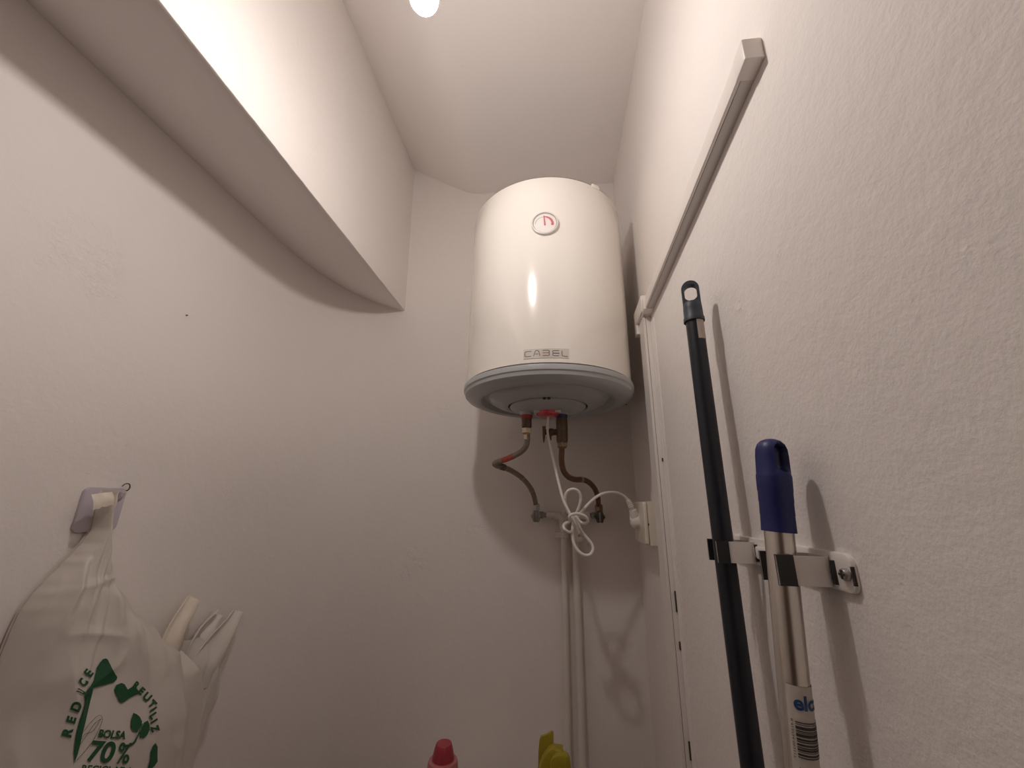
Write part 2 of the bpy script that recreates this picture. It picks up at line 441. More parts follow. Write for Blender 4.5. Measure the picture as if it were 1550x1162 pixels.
obj('dial_scale', mapg(fill2d(wd, .004), lambda x, y: on_dial(x, y)), dred, heater, label='red sickle of the temperature scale')
obj('dial_scale', mapg(ribbon([dl(p) for p in spline([(667, 530, 0), (670, 510, 0), (682, 488, 0), (702, 470, 0), (722, 462, 0)], 5)], .0005), lambda x, y: on_dial(x, y)), mat('dial ink', (.2, .17, .17), .5), heater)
obj('dial_glass', lathe([(.0306, .0056), (.022, .0064), (.011, .0068), (.0, .0069)], GC, gn, n=48, cap=False), mat('clear dial glass', (1, 1, 1), .05, alpha=.12, var=0), heater)
# name plate
PU0, PZ = -.0195, .3350
def on_tank(x, z, d=.0006):
    a = (x-HX)/HR; return Vector((HX+(HR+d)*math.sin(a), HY-(HR+d)*math.cos(a), z))
PW, PH = .106, .0235
def plate_side(d): return grid(lambda u, v: on_tank(PU0-PW/2+u*PW, PZ-PH/2+v*PH, d), 16, 2)
g1 = plate_side(.0009)
rim = [i for i in range(17)]+[17*1+16, 17*2+16]+[17*2+i for i in range(15, -1, -1)]+[17]
back_ = [HX, HY]
vv = list(g1[0]); ff = list(g1[1]); n0 = len(vv)
for i in rim:
    p = g1[0][i]; q = Vector((p.x-HX, p.y-HY, 0)).normalized(); vv.append(p-q*.0015)
for k in range(len(rim)):
    k2 = (k+1) % len(rim); ff.append((rim[k], rim[k2], n0+k2, n0+k))
plate = obj('name_plate', (vv, ff), mat('plate silver', (.66, .62, .57), .3, .1), heater, label='pale name plate lettered CABEL')
inkb = mat('plate ink', (.17, .14, .12), .45); inkr = mat('plate red', (.55, .12, .09), .45); inkn = mat('plate navy', (.03, .04, .10), .45)
def pl(p): return (PU0-PW/2+(p[0]-212)/1053*PW, PZ+PH/2-(p[1]-440)/208*PH)
def stroke(pts, hw=.00085): return ribbon([pl(p) for p in pts], hw)
def rc(pts, n=4): return [(q.x, q.y) for q in spline([(x, y, 0) for x, y in pts], n)]
cC = [(398, 490)]+rc([(290, 490), (258, 496), (244, 516), (242, 545), (244, 572), (258, 594), (290, 600)])+[(390, 600)]
cA = rc([(448, 602), (470, 545), (488, 500), (510, 480), (545, 480), (568, 500), (582, 545), (598, 602)])
c3 = [(660, 482)]+rc([(770, 482), (800, 486), (812, 500), (812, 518), (800, 534)], 4)
c3b = rc([(800, 540), (815, 556), (813, 580), (800, 593), (770, 596)], 4)+[(660, 596)]
cE = [(1038, 490)]+rc([(940, 490), (905, 493), (890, 505), (890, 525), (905, 542)], 4)
cEb = rc([(905, 548), (890, 562), (890, 585), (905, 600), (940, 602)], 4)+[(1035, 602)]
cL = [(1104, 488), (1104, 545)]+rc([(1104, 575), (1110, 598), (1135, 608)], 4)+[(1235, 610)]
T = lambda g: mapg(g, lambda x, z: on_tank(x, z, .00125))
obj('lettering', join(*[T(stroke(s)) for s in (cC, cA, [(490, 556), (560, 556)], c3, c3b, cE, cEb, cL)]), inkb, plate, smooth=False)
obj('letter_bar', T(stroke([(655, 536), (800, 537)], .0010)), inkr, plate, label='red bar', smooth=False)
obj('letter_bar', T(stroke([(900, 545), (1042, 547)], .0010)), inkn, plate, label='navy bar', smooth=False)
# inlet stubs with their colour rings
brass = mat('tarnished brass', (.14, .095, .065), .45, .6, var=.3, vscale=120)
steel = mat('dull steel', (.55, .50, .46), .35, .85, var=.15, vscale=90)
INX = (-.0812, .0170); INY = HY
for x, c, nm, lb in ((INX[0], (.40, .045, .035), 'hot red', 'red ring on the hot outlet'), (INX[1], (.02, .035, .11), 'cold blue', 'blue ring on the cold inlet')):
    st = obj('inlet_stub', lathe([(.010, ZB-.05), (.010, .215)], (x, INY, 0), n=24), steel, heater)
    obj('boss', lathe([(.021, ZB-.06), (.019, ZB-.069), (.017, ZB-.072)], (x, INY, 0), n=32), greycap, heater)
    obj('inlet_ring', lathe([(.0165, .2405), (.0168, .236), (.0150, .229), (.0150, .228)], (x, INY, 0), n=32), mat(nm, c, .4), heater, label=lb)

# ---------------- hoses, valves, pipes
def depth_path(pts):
    """(px, py, y) surveyed points"""
    return [sight(px, py, 1, y) for px, py, y in pts]
VL = sight(812, 779, 1, 1.312); VRr = sight(907, 780, 1, 1.312)
hose_l = thing('flexible_hose', 'grey braided hose with a red tag kinked left below the water heater', 'hose', VL+Vector((0, 0, .02)))
braid = mat('steel braid', (.30, .26, .22), .5, .5, var=.45, vscale=500, bump=.5, bscale=600)
P = depth_path([(798, 656, 1.087), (798, 666, 1.088), (795, 677, 1.09), (785, 686, 1.10), (768, 694, 1.12), (753, 699, 1.135), (748.5, 702, 1.145), (753, 705, 1.155), (762, 707, 1.165), (777, 714, 1.19), (791, 724, 1.225), (802, 737, 1.26), (808, 750, 1.29), (811, 763, 1.308)])
SP = spline(P, 7); obj('tube', tube(SP, .0078, 12), braid, hose_l)
i0 = int(len(SP)*.27); i1 = int(len(SP)*.35)
obj('tag', tube(SP[i0:i1], .0082, 12), mat('red tag', (.50, .10, .08), .5, var=.5, vscale=160), hose_l, label='red printed tag')
iN = int(len(SP)*.585)
obj('crimp', tube(SP[iN:iN+5], .0098, 12), mat('crimp', (.16, .13, .11), .5, .5), hose_l)
for k in (.76, .86):
    j = int(len(SP)*k); obj('band', tube(SP[j:j+2], .0086, 12), mat('pale band', (.34, .30, .27), .5, .3), hose_l)
obj('coupling', lathe([(.0135, .2290), (.0140, .2270), (.0140, .206), (.0125, .203)], (INX[0], INY, 0), n=24), brass, hose_l)
obj('nut', lathe([(.0105, .203), (.0140, .2015), (.0140, .188), (.0105, .186), (.0085, .183), (.0085, .170)], (INX[0], INY, 0), n=6), mat('bright brass', (.50, .40, .30), .3, .8, var=.15), hose_l, smooth=False)
obj('nut', lathe([(.009, .034), (.0125, .030), (.0125, .014), (.010, .010)], VL, n=6), steel, hose_l, smooth=False)

safety = thing('safety_valve', 'dark brass safety valve with brown lever under the water heater', 'valve', (INX[1], INY, .16))
obj('valve_body', lathe([(.0150, .2285), (.0158, .226), (.0158, .168), (.0140, .160)], (INX[1], INY, 0), n=32), brass, safety)
obj('side_port', lathe([(.0085, 0), (.0085, .012), (.0105, .013), (.0105, .022), (.0075, .024), (.0075, .034)], (INX[1]-.012, INY-.004, .190), (-1, 0, 0), n=24), brass, safety)
obj('drain_nipple', lathe([(.0055, 0), (.0050, .018)], (INX[1]-.034, INY-.004, .186), (0, 0, -1), n=20), brass, safety)
lvx = INX[1]-.050
obj('lever', prism([(-.004, .018), (.005, .018), (.0035, -.012), (.001, -.026), (-.002, -.026), (-.0035, -.010)], (lvx, INY-.004, .188), (1, 0, 0), (0, 0, 1), (0, 1, 0), -.008, .008, .001), mat('brown lever', (.16, .065, .035), .5), safety)
hose_r = thing('flexible_hose', 'rusty brown hose curving from the safety valve down to the right valve', 'hose', VRr+Vector((0, 0, .02)))
rust = mat('rusty copper', (.19, .105, .062), .5, .45, var=.4, vscale=90, bump=.3, bscale=300)
P = depth_path([(851.5, 664, 1.087), (850.5, 680, 1.09), (850, 697, 1.10), (853, 712, 1.115), (861, 722, 1.14), (871, 725.5, 1.165), (883, 726, 1.195), (893, 731, 1.225), (901, 741, 1.26), (905, 753, 1.29), (906, 766, 1.308)])
SR = spline(P, 7); obj('tube', tube(SR, lambda t: .0078+.0012*(1 if .0 < t < .06 else 0), 12), rust, hose_r)
obj('nut', lathe([(.0100, .166), (.0150, .163), (.0150, .150), (.0105, .146)], (INX[1], INY, 0), n=6), mat('rusty nut', (.26, .17, .11), .4, .6, var=.3, vscale=100), hose_r, smooth=False)
j = int(len(SR)*.55); obj('band', tube(SR[j:j+3], .0084, 12), mat('pale band', (.3, .3, .3)), hose_r)
obj('nut', lathe([(.009, .034), (.0130, .030), (.0130, .014), (.010, .010)], VRr, n=6), mat('rusty nut', (.2, .1, .1)), hose_r, smooth=False)
dark_chrome = mat('dark chrome knob', (.10, .095, .095), .3, .7, var=.2, vscale=60)
for Vp, lb, side, km in ((VL, 'grey angle valve at the left end of the pipes under the heater', 1, mat('grey chrome knob', (.30, .28, .26), .35, .7, var=.3, vscale=90)), (VRr, 'dark knobbed angle valve at the right end under the heater', -1, dark_chrome)):
    av = thing('angle_valve', lb, 'valve', Vp)
    obj('valve_body', lathe([(.0085, .014), (.0095, .0), (.0085, -.010)], Vp, n=24), steel, av)
    obj('stem', lathe([(.0075, -.038), (.0075, .006)], Vp, (0, -1, 0), n=20), steel, av)
    kv = [(.0150*(1+.10*math.cos(6*t)), t) for t in [2*PI*i/48 for i in range(48)]]
    kb = [(r*math.cos(t), r*1.18*math.sin(t)) for r, t in kv]
    kn = obj('knob', prism(kb, Vp+Vector((0, -.006, -.004)), (1, 0, 0), (0, 0, 1), (0, -1, 0), 0, .016, .004), km, av)
    obj('knob_slot', box(Vp.x-.0022, Vp.x+.0022, Vp.y-.0235, Vp.y-.0215, Vp.z-.017, Vp.z+.009, .0004), mat('slot grey metal', (.36, .34, .33), .4, .6), kn)  # lighter grey metal bar across the knob face
    obj('connector', lathe([(.0075, .006), (.0105, .010), (.0105, .020), (.0075, .023), (.0075, .032)], Vp+Vector((0, .004, 0)), (side, 0, 0), n=20), mat('painted fitting', (.33, .29, .26), .6, .2, var=.4, vscale=70), av)
pipe_paint = mat('painted pipe', (.72, .67, .62), .45, var=.05, bump=.15, bscale=120)
PXL, PXR = sight(853, 806, 1, 1.325).x, sight(872, 900, 1, 1.325).x+.002
pl_ = thing('water_pipe', 'thin white painted water pipe, left of the two on back wall', 'pipe', (PXL, 1.325, -H))
pth = [Vector((PXL+.002, 1.326, -H)), Vector((PXL+.001, 1.327, -.7)), Vector((PXL, 1.327, -.075)), Vector((PXL-.001, 1.327, -.058)), Vector((PXL-.006, 1.326, -.044)), Vector((PXL-.016, 1.324, -.037)), Vector((PXL-.030, 1.320, -.034)), Vector((VL.x+.030, 1.316, -.032))]
obj('tube', tube(spline(pth, 6), .0090, 14), pipe_paint, pl_)
obj('elbow', tube(spline(pth[2:7], 5), .0118, 14), pipe_paint, pl_)
obj('sleeve', lathe([(.0095, -.102), (.0125, -.100), (.0125, -.088), (.0095, -.086)], (PXL, 1.327, 0), n=20), pipe_paint, pl_)
obj('clip', box(PXL-.026, PXL-.006, 1.318, 1.350, -.101, -.084, .002), pipe_paint, pl_)
pr_ = thing('water_pipe', 'wider white painted water pipe, right of the two on back wall', 'pipe', (PXR, 1.325, -H))
pth = [Vector((PXR+.004, 1.322, -H)), Vector((PXR+.003, 1.324, -.7)), Vector((PXR, 1.325, -.075)), Vector((PXR+.001, 1.325, -.058)), Vector((PXR+.006, 1.324, -.044)), Vector((PXR+.016, 1.322, -.037)), Vector((PXR+.030, 1.318, -.034)), Vector((VRr.x-.028, 1.316, -.032))]
obj('tube', tube(spline(pth, 6), .0108, 14), pipe_paint, pr_)
obj('clip', box(PXR-.004, PXR+.020, 1.316, 1.350, -.112, -.096, .002), pipe_paint, pr_)

# ---------------- socket box, trunking
trunk_m = mat('white trunking', (.80, .75, .71), .4, var=.03, vscale=10)
VY0, VY1 = .972, 1.040
vt = thing('vertical_trunking', 'white vertical cable trunking down the right wall beside the heater', 'trunking', (XR, 1.0, -H))
obj('trunk_base', box(XR-.012, XR+.003, VY0, VY1-.012, -H, .53, .0012), trunk_m, vt)
obj('trunk_lid', box(XR-.0185, XR-.0125, VY0+.002, VY1-.014, -H, .53, .0016), trunk_m, vt)
obj('wall_strip', box(XR-.0022, XR+.003, VY0-.030, VY0-.0015, -H, .46, .0015), mat('filler strip', PAINT, .7, var=.03, bump=.3), vt)
obj('seam', box(XR-.0125, XR-.0115, VY0+.001, VY1-.014, -H, .53, .0), greydk, vt)
for z0, z1 in ((-.215, -.175), (-.47, -.44), (-.285, -.27), (.10, .108)):
    obj('crack', box(XR-.0050, XR-.001, VY0-.0030, VY0-.0008, z0, z1, .0002), mat('crack dark', (.07, .05, .04), .9), vt)
ht = thing('cable_trunking', 'long white horizontal cable trunking high on the right wall', 'trunking', (XR, .36, .51))
T0, T1 = .360, .985
def tz(y): return .0-(y-.36)*.052
def slab(y0, y1, b0, b1, za, zb, bev=.0008):
    poly = [(y0, za+tz(y0)), (y1, za+tz(y1)), (y1, zb+tz(y1)), (y0, zb+tz(y0))]
    return prism(poly, (XR, 0, 0), (0, 1, 0), (0, 0, 1), (-1, 0, 0), b0, b1, bev)
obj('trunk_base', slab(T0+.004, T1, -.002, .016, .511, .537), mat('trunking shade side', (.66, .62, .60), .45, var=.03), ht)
obj('trunk_lid', slab(T0+.004, T1, .0166, .0215, .5105, .5385), trunk_m, ht)
obj('end_cap', slab(T0, T0+.026, -.001, .0228, .5095, .541, .0022), trunk_m, ht)
obj('seam', slab(T0+.05, T1-.02, .0160, .0168, .5112, .5368, .0), greydk, ht)
obj('joint_crack', box(XR-.003, XR-.0005, T0+.13, T0+.145, .5045, .5065, .0), mat('crack dark', (.07, .05, .04)), ht)
el = thing('trunking_elbow', 'white corner cover where the two cable trunkings meet', 'trunking', (XR, 1.0, .45))
obj('cover', slab(.952, 1.052, -.001, .0255, .515, .560, .0018), trunk_m, el)
obj('cover_tail', slab(1.028, 1.052, -.001, .0255, .488, .516, .0015), trunk_m, el)
obj('collar', slab(.930, .955, -.001, .0245, .5085, .5435, .0018), trunk_m, el)

sb = thing('socket_box', 'cream surface mounted socket box on right wall with the plug in it', 'socket', (XR, 1.1, -.04))
cream = mat('cream plastic', (.80, .73, .63), .35, var=.02, vscale=8)
BY0, BY1, BZ0, BZ1, BD = 1.055, 1.190, -.0935, .0100, .0290
obj('back_box', box(XR-BD, XR+.002, BY0, BY1, BZ0, BZ1, .0022), cream, sb)
obj('front_plate', prism(rrect(BY1-BY0-.002, BZ1-BZ0-.002, .006, 5, (BY0+BY1)/2, (BZ0+BZ1)/2), (XR, 0, 0), (0, 1, 0), (0, 0, 1), (-1, 0, 0), BD+.0008, BD+.0105, .0035), cream, sb)
obj('notch', box(XR-BD-.001, XR-BD+.001, BY0-.0004, BY0+.002, -.047, -.042, .0), greydk, sb)
PC = Vector((XR-BD-.0105, 1.128, -.040))
obj('socket_well', lathe([(.0225, -.002), (.0225, .001), (.0195, .0012), (.0195, -.004)], PC, (-1, 0, 0), n=40), cream, sb)

cord = thing('power_cord', 'white power cord knotted in loops between heater and socket box', 'cord', PC)
cabm = mat('white flex', (.80, .75, .70), .35, var=.02)
CR = .0036
A = [Vector((HX+.002, HY-.012, ZB-.078))]
A += depth_path([(829, 655, 1.070), (838, 697, 1.050), (846, 732, 1.035), (853, 757, 1.025), (860, 772, 1.020), (866, 783, 1.020), (872, 796, 1.026), (876, 806, 1.032)])
KD = 1.022
# top loop, wrap, long hanging loop, then the arc to the plug
A += depth_path([(872, 800, 1.040), (866, 786, 1.040), (858, 768, 1.034), (855.5, 754, 1.024), (859, 743.5, 1.018), (868, 740, 1.016), (876, 744, 1.018), (879, 755, 1.026), (876, 768, 1.032), (871, 780, 1.038)])
A += depth_path([(868, 790, 1.040), (866.5, 805, 1.034), (868, 820, 1.030), (874, 832, 1.028), (884, 839.5, 1.028), (893, 839, 1.030), (897.5, 831, 1.034), (895, 822, 1.036), (886, 811, 1.036), (879, 801, 1.034), (875, 790, 1.032)])
A += depth_path([(872, 782, 1.030), (879, 790, 1.028), (886, 792, 1.020), (889.5, 788, 1.012), (886, 781.5, 1.006), (877, 777.5, 1.002), (868, 777.5, 1.000), (862, 781, 1.000), (862.5, 787, 1.006), (861, 790, 1.014), (856, 792, 1.020), (853, 796, 1.020), (855, 801, 1.016), (861, 805, 1.022), (866, 803, 1.034), (868, 794, 1.042)])
A += depth_path([(872, 785, 1.046), (880, 775, 1.050), (890, 763, 1.058), (901, 753, 1.068), (912, 747, 1.078), (924, 744.5, 1.088), (936, 746, 1.098), (945, 751, 1.105), (950, 756.5, 1.110)])
SPc = spline(A, 8)
obj('cable', tube(SPc, CR, 10), cabm, cord)
# a second, lower wrap of the knot
B = depth_path([(866, 781, 1.002), (865, 800, .998), (866, 815, 1.000), (869, 828, 1.008), (877, 836, 1.018)])
# plug: ribbed strain relief, elbow body, round face
p0 = SPc[-1]; p1 = sight(958.5, 772, 1, 1.117); p2 = sight(961, 784, 1, 1.124)
ax = (p1-p0).normalized()
plug = obj('plug', tube([p1-ax*.002, p1+(p2-p1)*.45, p2, p2+(p2-p1)*.35], lambda t: .0095+.002*math.sin(PI*t), 16), cabm, cord)
for k in range(5):
    c = p0+ax*(.0015+.0042*k); obj('strain_rib', lathe([(.0056+.0004*k, -.0012), (.0064+.0004*k, 0), (.0056+.0004*k, .0012)], c, ax, n=16), cabm, plug)
obj('strain_core', tube([p0-ax*.001, p1], .0048, 12), cabm, plug)
fc = Vector((PC.x-.001, (p2.y+PC.y)/2, p2.z-.004))
obj('plug_face', lathe([(.0185, 0), (.0185, .010), (.0170, .0135), (.0120, .019), (.009, .021)], Vector((PC.x, PC.y, PC.z)), (-1, 0, 0), n=40), cabm, plug)
obj('plug_neck', tube([p2, Vector((PC.x-.017, PC.y, PC.z+.004))], .0105, 14), cabm, plug)

# ================================================================== BROOM HOLDER AND POLES
hold = thing('broom_holder', 'white wall rack with two spring clips gripping the navy and silver poles', 'tool holder', (XR, .51, -.053))
rack_m = mat('white enamel rack', (.80, .76, .72), .3, var=.02, coat=.2)
rub = mat('black rubber', (.022, .022, .024), .45)
BZ = -.0545
obj('rack_plate', prism(rrect(.240, .0325, .009, 6, .5135, -.0535), (XR, 0, 0), (0, 1, 0), (0, 0, 1), (-1, 0, 0), -.001, .0055, .0025), rack_m, hold)
obj('rack_ridge', prism(rrect(.165, .015, .006, 5, .5235, -.0535), (XR, 0, 0), (0, 1, 0), (0, 0, 1), (-1, 0, 0), .004, .0085, .0025), rack_m, hold)
scr = obj('screw', lathe([(.0050, .0), (.0050, .0086), (.0042, .0098), (.0, .0100)], (XR, .400, -.0540), (-1, 0, 0), n=24), mat('zinc screw', (.42, .40, .38), .35, .8), hold)
for s_ in ((.0036, .0008), (.0008, .0036)):
    obj('screw_slot', box(XR-.0106, XR-.0096, .400-s_[0], .400+s_[0], -.0540-s_[1], -.0540+s_[1], 0), greydk, scr)
obj('plate_slot', box(XR-.0057, XR-.003, .3932, .3946, -.062, -.047, 0), greydk, hold)
def clip(yc, ang=0):
    """a U of sprung strip in plan: closed end at the wall, arms reaching out"""
    c = []
    for b, a_ in ((.0525, -.0152), (.048, -.0148), (.042, -.0150), (.030, -.0158), (.018, -.0165), (.0095, -.0158), (.0068, -.011), (.0063, 0), (.0068, .011), (.0095, .0158), (.018, .0165), (.030, .0158), (.042, .0150), (.048, .0148), (.0525, .0152)):
        c.append((XR-b, yc+a_, 0))
    P_ = spline(c, 5); hw = .0125; th = .0009
    def strip(pts, t, h):
        V, Fc = [], []
        for i, p in enumerate(pts):
            d = (pts[min(i+1, len(pts)-1)]-pts[max(i-1, 0)]).normalized(); nn = Vector((-d.y, d.x, 0))
            for s1, s2 in ((1, 1), (1, -1), (-1, -1), (-1, 1)): V.append(p+nn*t*s1+Vector((0, 0, BZ+h*s2)))
        for i in range(len(pts)-1):
            for k in range(4): Fc.append((i*4+k, i*4+(k+1) % 4, i*4+4+(k+1) % 4, i*4+4+k))
        Fc += [(0, 1, 2, 3), tuple(len(V)-4+k for k in range(4))]
        return V, Fc
    cp = obj('spring_clip', strip(P_, th, hw), rack_m, hold, sharp=30)
    n = int(len(P_)*.185)
    obj('rubber_tip', strip(P_[:n], .0019, hw+.0006), rub, cp, sharp=30, label='black rubber tip')
    obj('rubber_tip', strip(P_[-n:], .0019, hw+.0006), rub, cp, sharp=30, label='black rubber tip')
    obj('clip_pad', box(XR-.0085, XR-.004, yc-.0205, yc-.0180, BZ-.010, BZ+.010, .0004), rub, cp)
WN, WS = .038, .033
def pole_pt(px, py, wd_): return sight(px, py, 0, XR-wd_)
# navy pole
nT, nB = pole_pt(1043.5, 430, WN), pole_pt(1139, 1162, WN)
nd_ = (nB-nT).normalized()
nFloor = nT+nd_*((-H-nT.z)/nd_.z)
navy = thing('broom_pole', 'dark navy pole with a hanging loop clipped to the right wall', 'pole', nFloor)
navy_m = mat('navy lacquer', (.0075, .010, .018), .38, var=.05)
grip_m = mat('slate plastic', (.028, .036, .052), .5, var=.06)
NR = .0125
a_, b_, c_ = frame(nd_)
L_cap0 = .066                                      # where the grip ends, along the pole from the top
obj('shaft', tube([nT+nd_*(L_cap0-.008), nT+nd_*.5, nFloor], NR, 32), navy_m, navy)
# grip: a sleeve below, a flat stadium loop above; loop faces the camera
vdir = (nT*-1); vdir = (vdir-nd_*vdir.dot(nd_)).normalized(); side = nd_.cross(vdir).normalized()
obj('grip', lathe([(.0118, .034), (.0132, .036), (.0137, .045), (.0139, .058), (.0150, .0605), (.0150, L_cap0), (.0135, L_cap0+.001), (.0125, L_cap0)], nT, nd_, n=32), grip_m, navy)
def stadium(hw, h0, h1, k=14):
    out = []
    for i in range(k+1):
        t = PI*i/k; out.append((hw*math.cos(t), h0+hw-hw*math.sin(t)))
    for i in range(k+1):
        t = PI+PI*i/k; out.append((hw*math.cos(t), h1-hw-hw*math.sin(t)))
    return out
outer = stadium(.0130, -.003, .050); inner = stadium(.0088, .003, .032)
def loop_geo(o, ax, sd, vd, outer, inner, t):
    V, Fc = [], []; n = len(outer)
    rings = [(outer, -t*.7), (outer, t*.7), ([(x*.94, y) for x, y in outer], t), ([(x*1.05, y) for x, y in inner], t), (inner, t*.7), (inner, -t*.7), ([(x*1.05, y) for x, y in inner], -t), ([(x*.94, y) for x, y in outer], -t)]
    for pl2, d in rings: V += [o+sd*x+ax*y+vd*d for x, y in pl2]
    m = len(rings)
    for j in range(m):
        for i in range(n):
            i2 = (i+1) % n; j2 = (j+1) % m
            Fc.append((j*n+i, j*n+i2, j2*n+i2, j2*n+i))
    return V, Fc
obj('hanging_loop', loop_geo(nT, nd_, side, vdir, outer, inner, .0065), grip_m, navy)
# pale sticker under the grip, on the camera's right
def on_pole(o, ax, r, ang, h, e1, e2): return o+ax*h+(e1*math.cos(ang)+e2*math.sin(ang))*r
e1, e2 = vdir, (side if side.x > 0 else -side)
obj('sticker', grid(lambda u, v: on_pole(nT, nd_, NR+.0005, .25+u*1.5, L_cap0-.002+v*.034, e1, e2), 14, 2), mat('pale sticker', (.50, .42, .36), .5), navy, label='pale sticker')

# silver pole with the blue handle
sT, sB = pole_pt(1165.5, 664, WS), pole_pt(1213.5, 1162, WS+.017)
sd_ = (sB-sT).normalized(); sFloor = sT+sd_*((-H-sT.z)/sd_.z)
silver = thing('mop_pole', 'shiny silver pole with a bright blue handle clipped to right wall', 'pole', sFloor)
alu = mat('polished aluminium', (.74, .70, .65), .26, 1.0, var=.04, aniso=(200, 200, 2))
SRd = .0126
HL = .0905
obj('shaft', tube([sT+sd_*(HL-.01), sT+sd_*.5, sFloor], SRd, 48), alu, silver)
blue = mat('cobalt plastic', (.010, .018, .12), .42, var=.05)
vd2 = (sT*-1); vd2 = (vd2-sd_*vd2.dot(sd_)).normalized(); s2 = sd_.cross(vd2).normalized()
if s2.x < 0: s2 = -s2
# handle: a round sleeve pinched flat towards the top, with an eye through it
def handle():
    V, Fc = [], []; n = 48; rows = []
    prof_h = [(.0, .0010), (.0006, .0050), (.0025, .0095), (.006, .0127), (.011, .0145), (.018, .0151), (.036, .0155), (.0372, .0160), (.0385, .0161), (.052, .0159), (.0535, .0155), (.062, .0156), (.0635, .0152), (.074, .0154), (.0755, .0151), (.086, .0153), (HL, .0155)]
    for h, r in prof_h:
        for i in range(n):
            t = 2*PI*i/n
            V.append(sT+sd_*h+(vd2*math.cos(t)+s2*math.sin(t))*r*.965)
    m = len(prof_h)
    for j in range(m-1):
        for i in range(n):
            i2 = (i+1) % n; Fc.append((j*n+i, j*n+i2, (j+1)*n+i2, (j+1)*n+i))
    Fc += [tuple(range(n)), tuple((m-1)*n+i for i in range(n))]
    return V, Fc
hd = obj('handle', handle(), blue, silver, sharp=45, label='bright blue plastic handle')
# the eye: cut a stadium hole through it
eye_dir = (vd2*math.cos(.82)+s2*math.sin(.82)).normalized(); eye_s = sd_.cross(eye_dir).normalized()
cut = obj('eye_cutter', prism(stadium(.0084, .005, .034), sT, eye_s, sd_, eye_dir, -.03, .03), blue, silver)
mod = hd.modifiers.new('eye', 'BOOLEAN'); mod.object = cut; mod.operation = 'DIFFERENCE'; mod.solver = 'EXACT'
bpy.context.view_layer.update()
dg = bpy.context.evaluated_depsgraph_get()
nm = bpy.data.meshes.new_from_object(hd.evaluated_get(dg))
hd.modifiers.clear(); hd.data = nm; bpy.data.objects.remove(cut)
# product label round the shaft
def lab(a0, a1, h0, h1, d, n=24, m=6): return grid(lambda u, v: on_pole(sT, sd_, SRd+d, a0+(a1-a0)*u, h0+(h1-h0)*v, vd2, s2), n, m)
LH0 = (pole_pt(1205, 1032, WS+.0125)-sT).length; LH1 = LH0+.085
LA0, LA1 = -.50, 2.3
label_m = mat('label paper', (.60, .55, .50), .45, var=.03)
lb = obj('label_wrap', lab(LA0, LA1, LH0, LH1, .0004), label_m, silver, label='printed paper label with a barcode')
def onlab(x, h, d=.0008): return on_pole(sT, sd_, SRd+d, x/SRd, h, vd2, s2)   # x along the girth in metres
g = xf(text2d('elca', .0, .03), .0150, 0, 0, 0)
obj('lettering', ([onlab(LA0*SRd+.0048+v.x, LH0+.0170-v.y) for v in g[0]], g[1]), mat('label blue', (.012, .07, .20), .5), lb, label='blue word on the label', smooth=False)
bars = []; rnd = random.Random(4); h = LH0+.026
inkl = mat('label ink', (.045, .035, .035), .5)
while h < LH0+.052:
    t = rnd.choice([.0005, .0008, .0014, .0022]); bars.append(mapg(grid(lambda u, v: Vector((u, v)), 16, 1), lambda u, v, h=h, t=t: onlab(LA0*SRd+.0048+u*.030, h+v*t))); h += t+rnd.choice([.0005, .0008, .0011])
obj('barcode', join(*bars), inkl, lb, smooth=False)
dg_ = text2d('8 413724 052117', 0, 0)
obj('barcode_digits', ([onlab(LA0*SRd+.0034-.0*v.x-v.y*.0022, LH0+.025+v.x*.0040) for v in dg_[0]], dg_[1]), inkl, lb, smooth=False)
txt = []
for k, s_ in enumerate(('mango aluminio', 'extensible rosca', 'universal 130 cm', 'uso domestico')):
    g = text2d(s_); txt.append(([onlab(LA0*SRd+.0048+v.x*.0036, LH0+.0600+k*.0052-v.y*.0036) for v in g[0]], g[1]))
obj('small_print', join(*txt), inkl, lb, smooth=False)
clip((sT+sd_*((BZ-sT.z)/sd_.z)).y)
clip((nT+nd_*((BZ-nT.z)/nd_.z)).y)

# ================================================================== HOOK AND BAGS
hook = thing('adhesive_hook', 'lilac grey adhesive wall hook plate on the left wall holding the bag', 'hook', (XL, .676, -.025))
plate_m = mat('lilac translucent plastic', (.52, .48, .53), .3, var=.04)
obj('hook_plate', prism(rrect(.072, .078, .010, 6, .6745, -.0235), (XL, 0, 0), (0, 1, 0), (0, 0, 1), (1, 0, 0), .0, .0065, .002), plate_m, hook)
hk = [(XL+.003, .676, .002), (XL+.012, .676, .000), (XL+.022, .676, -.004), (XL+.030, .676, -.006), (XL+.036, .676, -.001), (XL+.038, .676, .008)]
obj('hook_arm', tube(spline(hk, 5), .0045, 12), plate_m, hook)
nail = thing('wire_hook', 'tiny bent wire hook in the left wall at the lilac plate corner', 'hook', sight(188, 737, 0, XL+.004))
n0_ = sight(188, 737, 0, XL)
wr = [n0_+Vector(p) for p in ((-.004, .003, -.006), (.006, .003, -.006), (.009, .003, .000), (.010, -.001, .006), (.009, -.007, .006), (.008, -.011, .001))]
obj('wire', tube(spline(wr, 5), .0012, 8), mat('grey wire', (.16, .13, .12), .4, .6), nail)

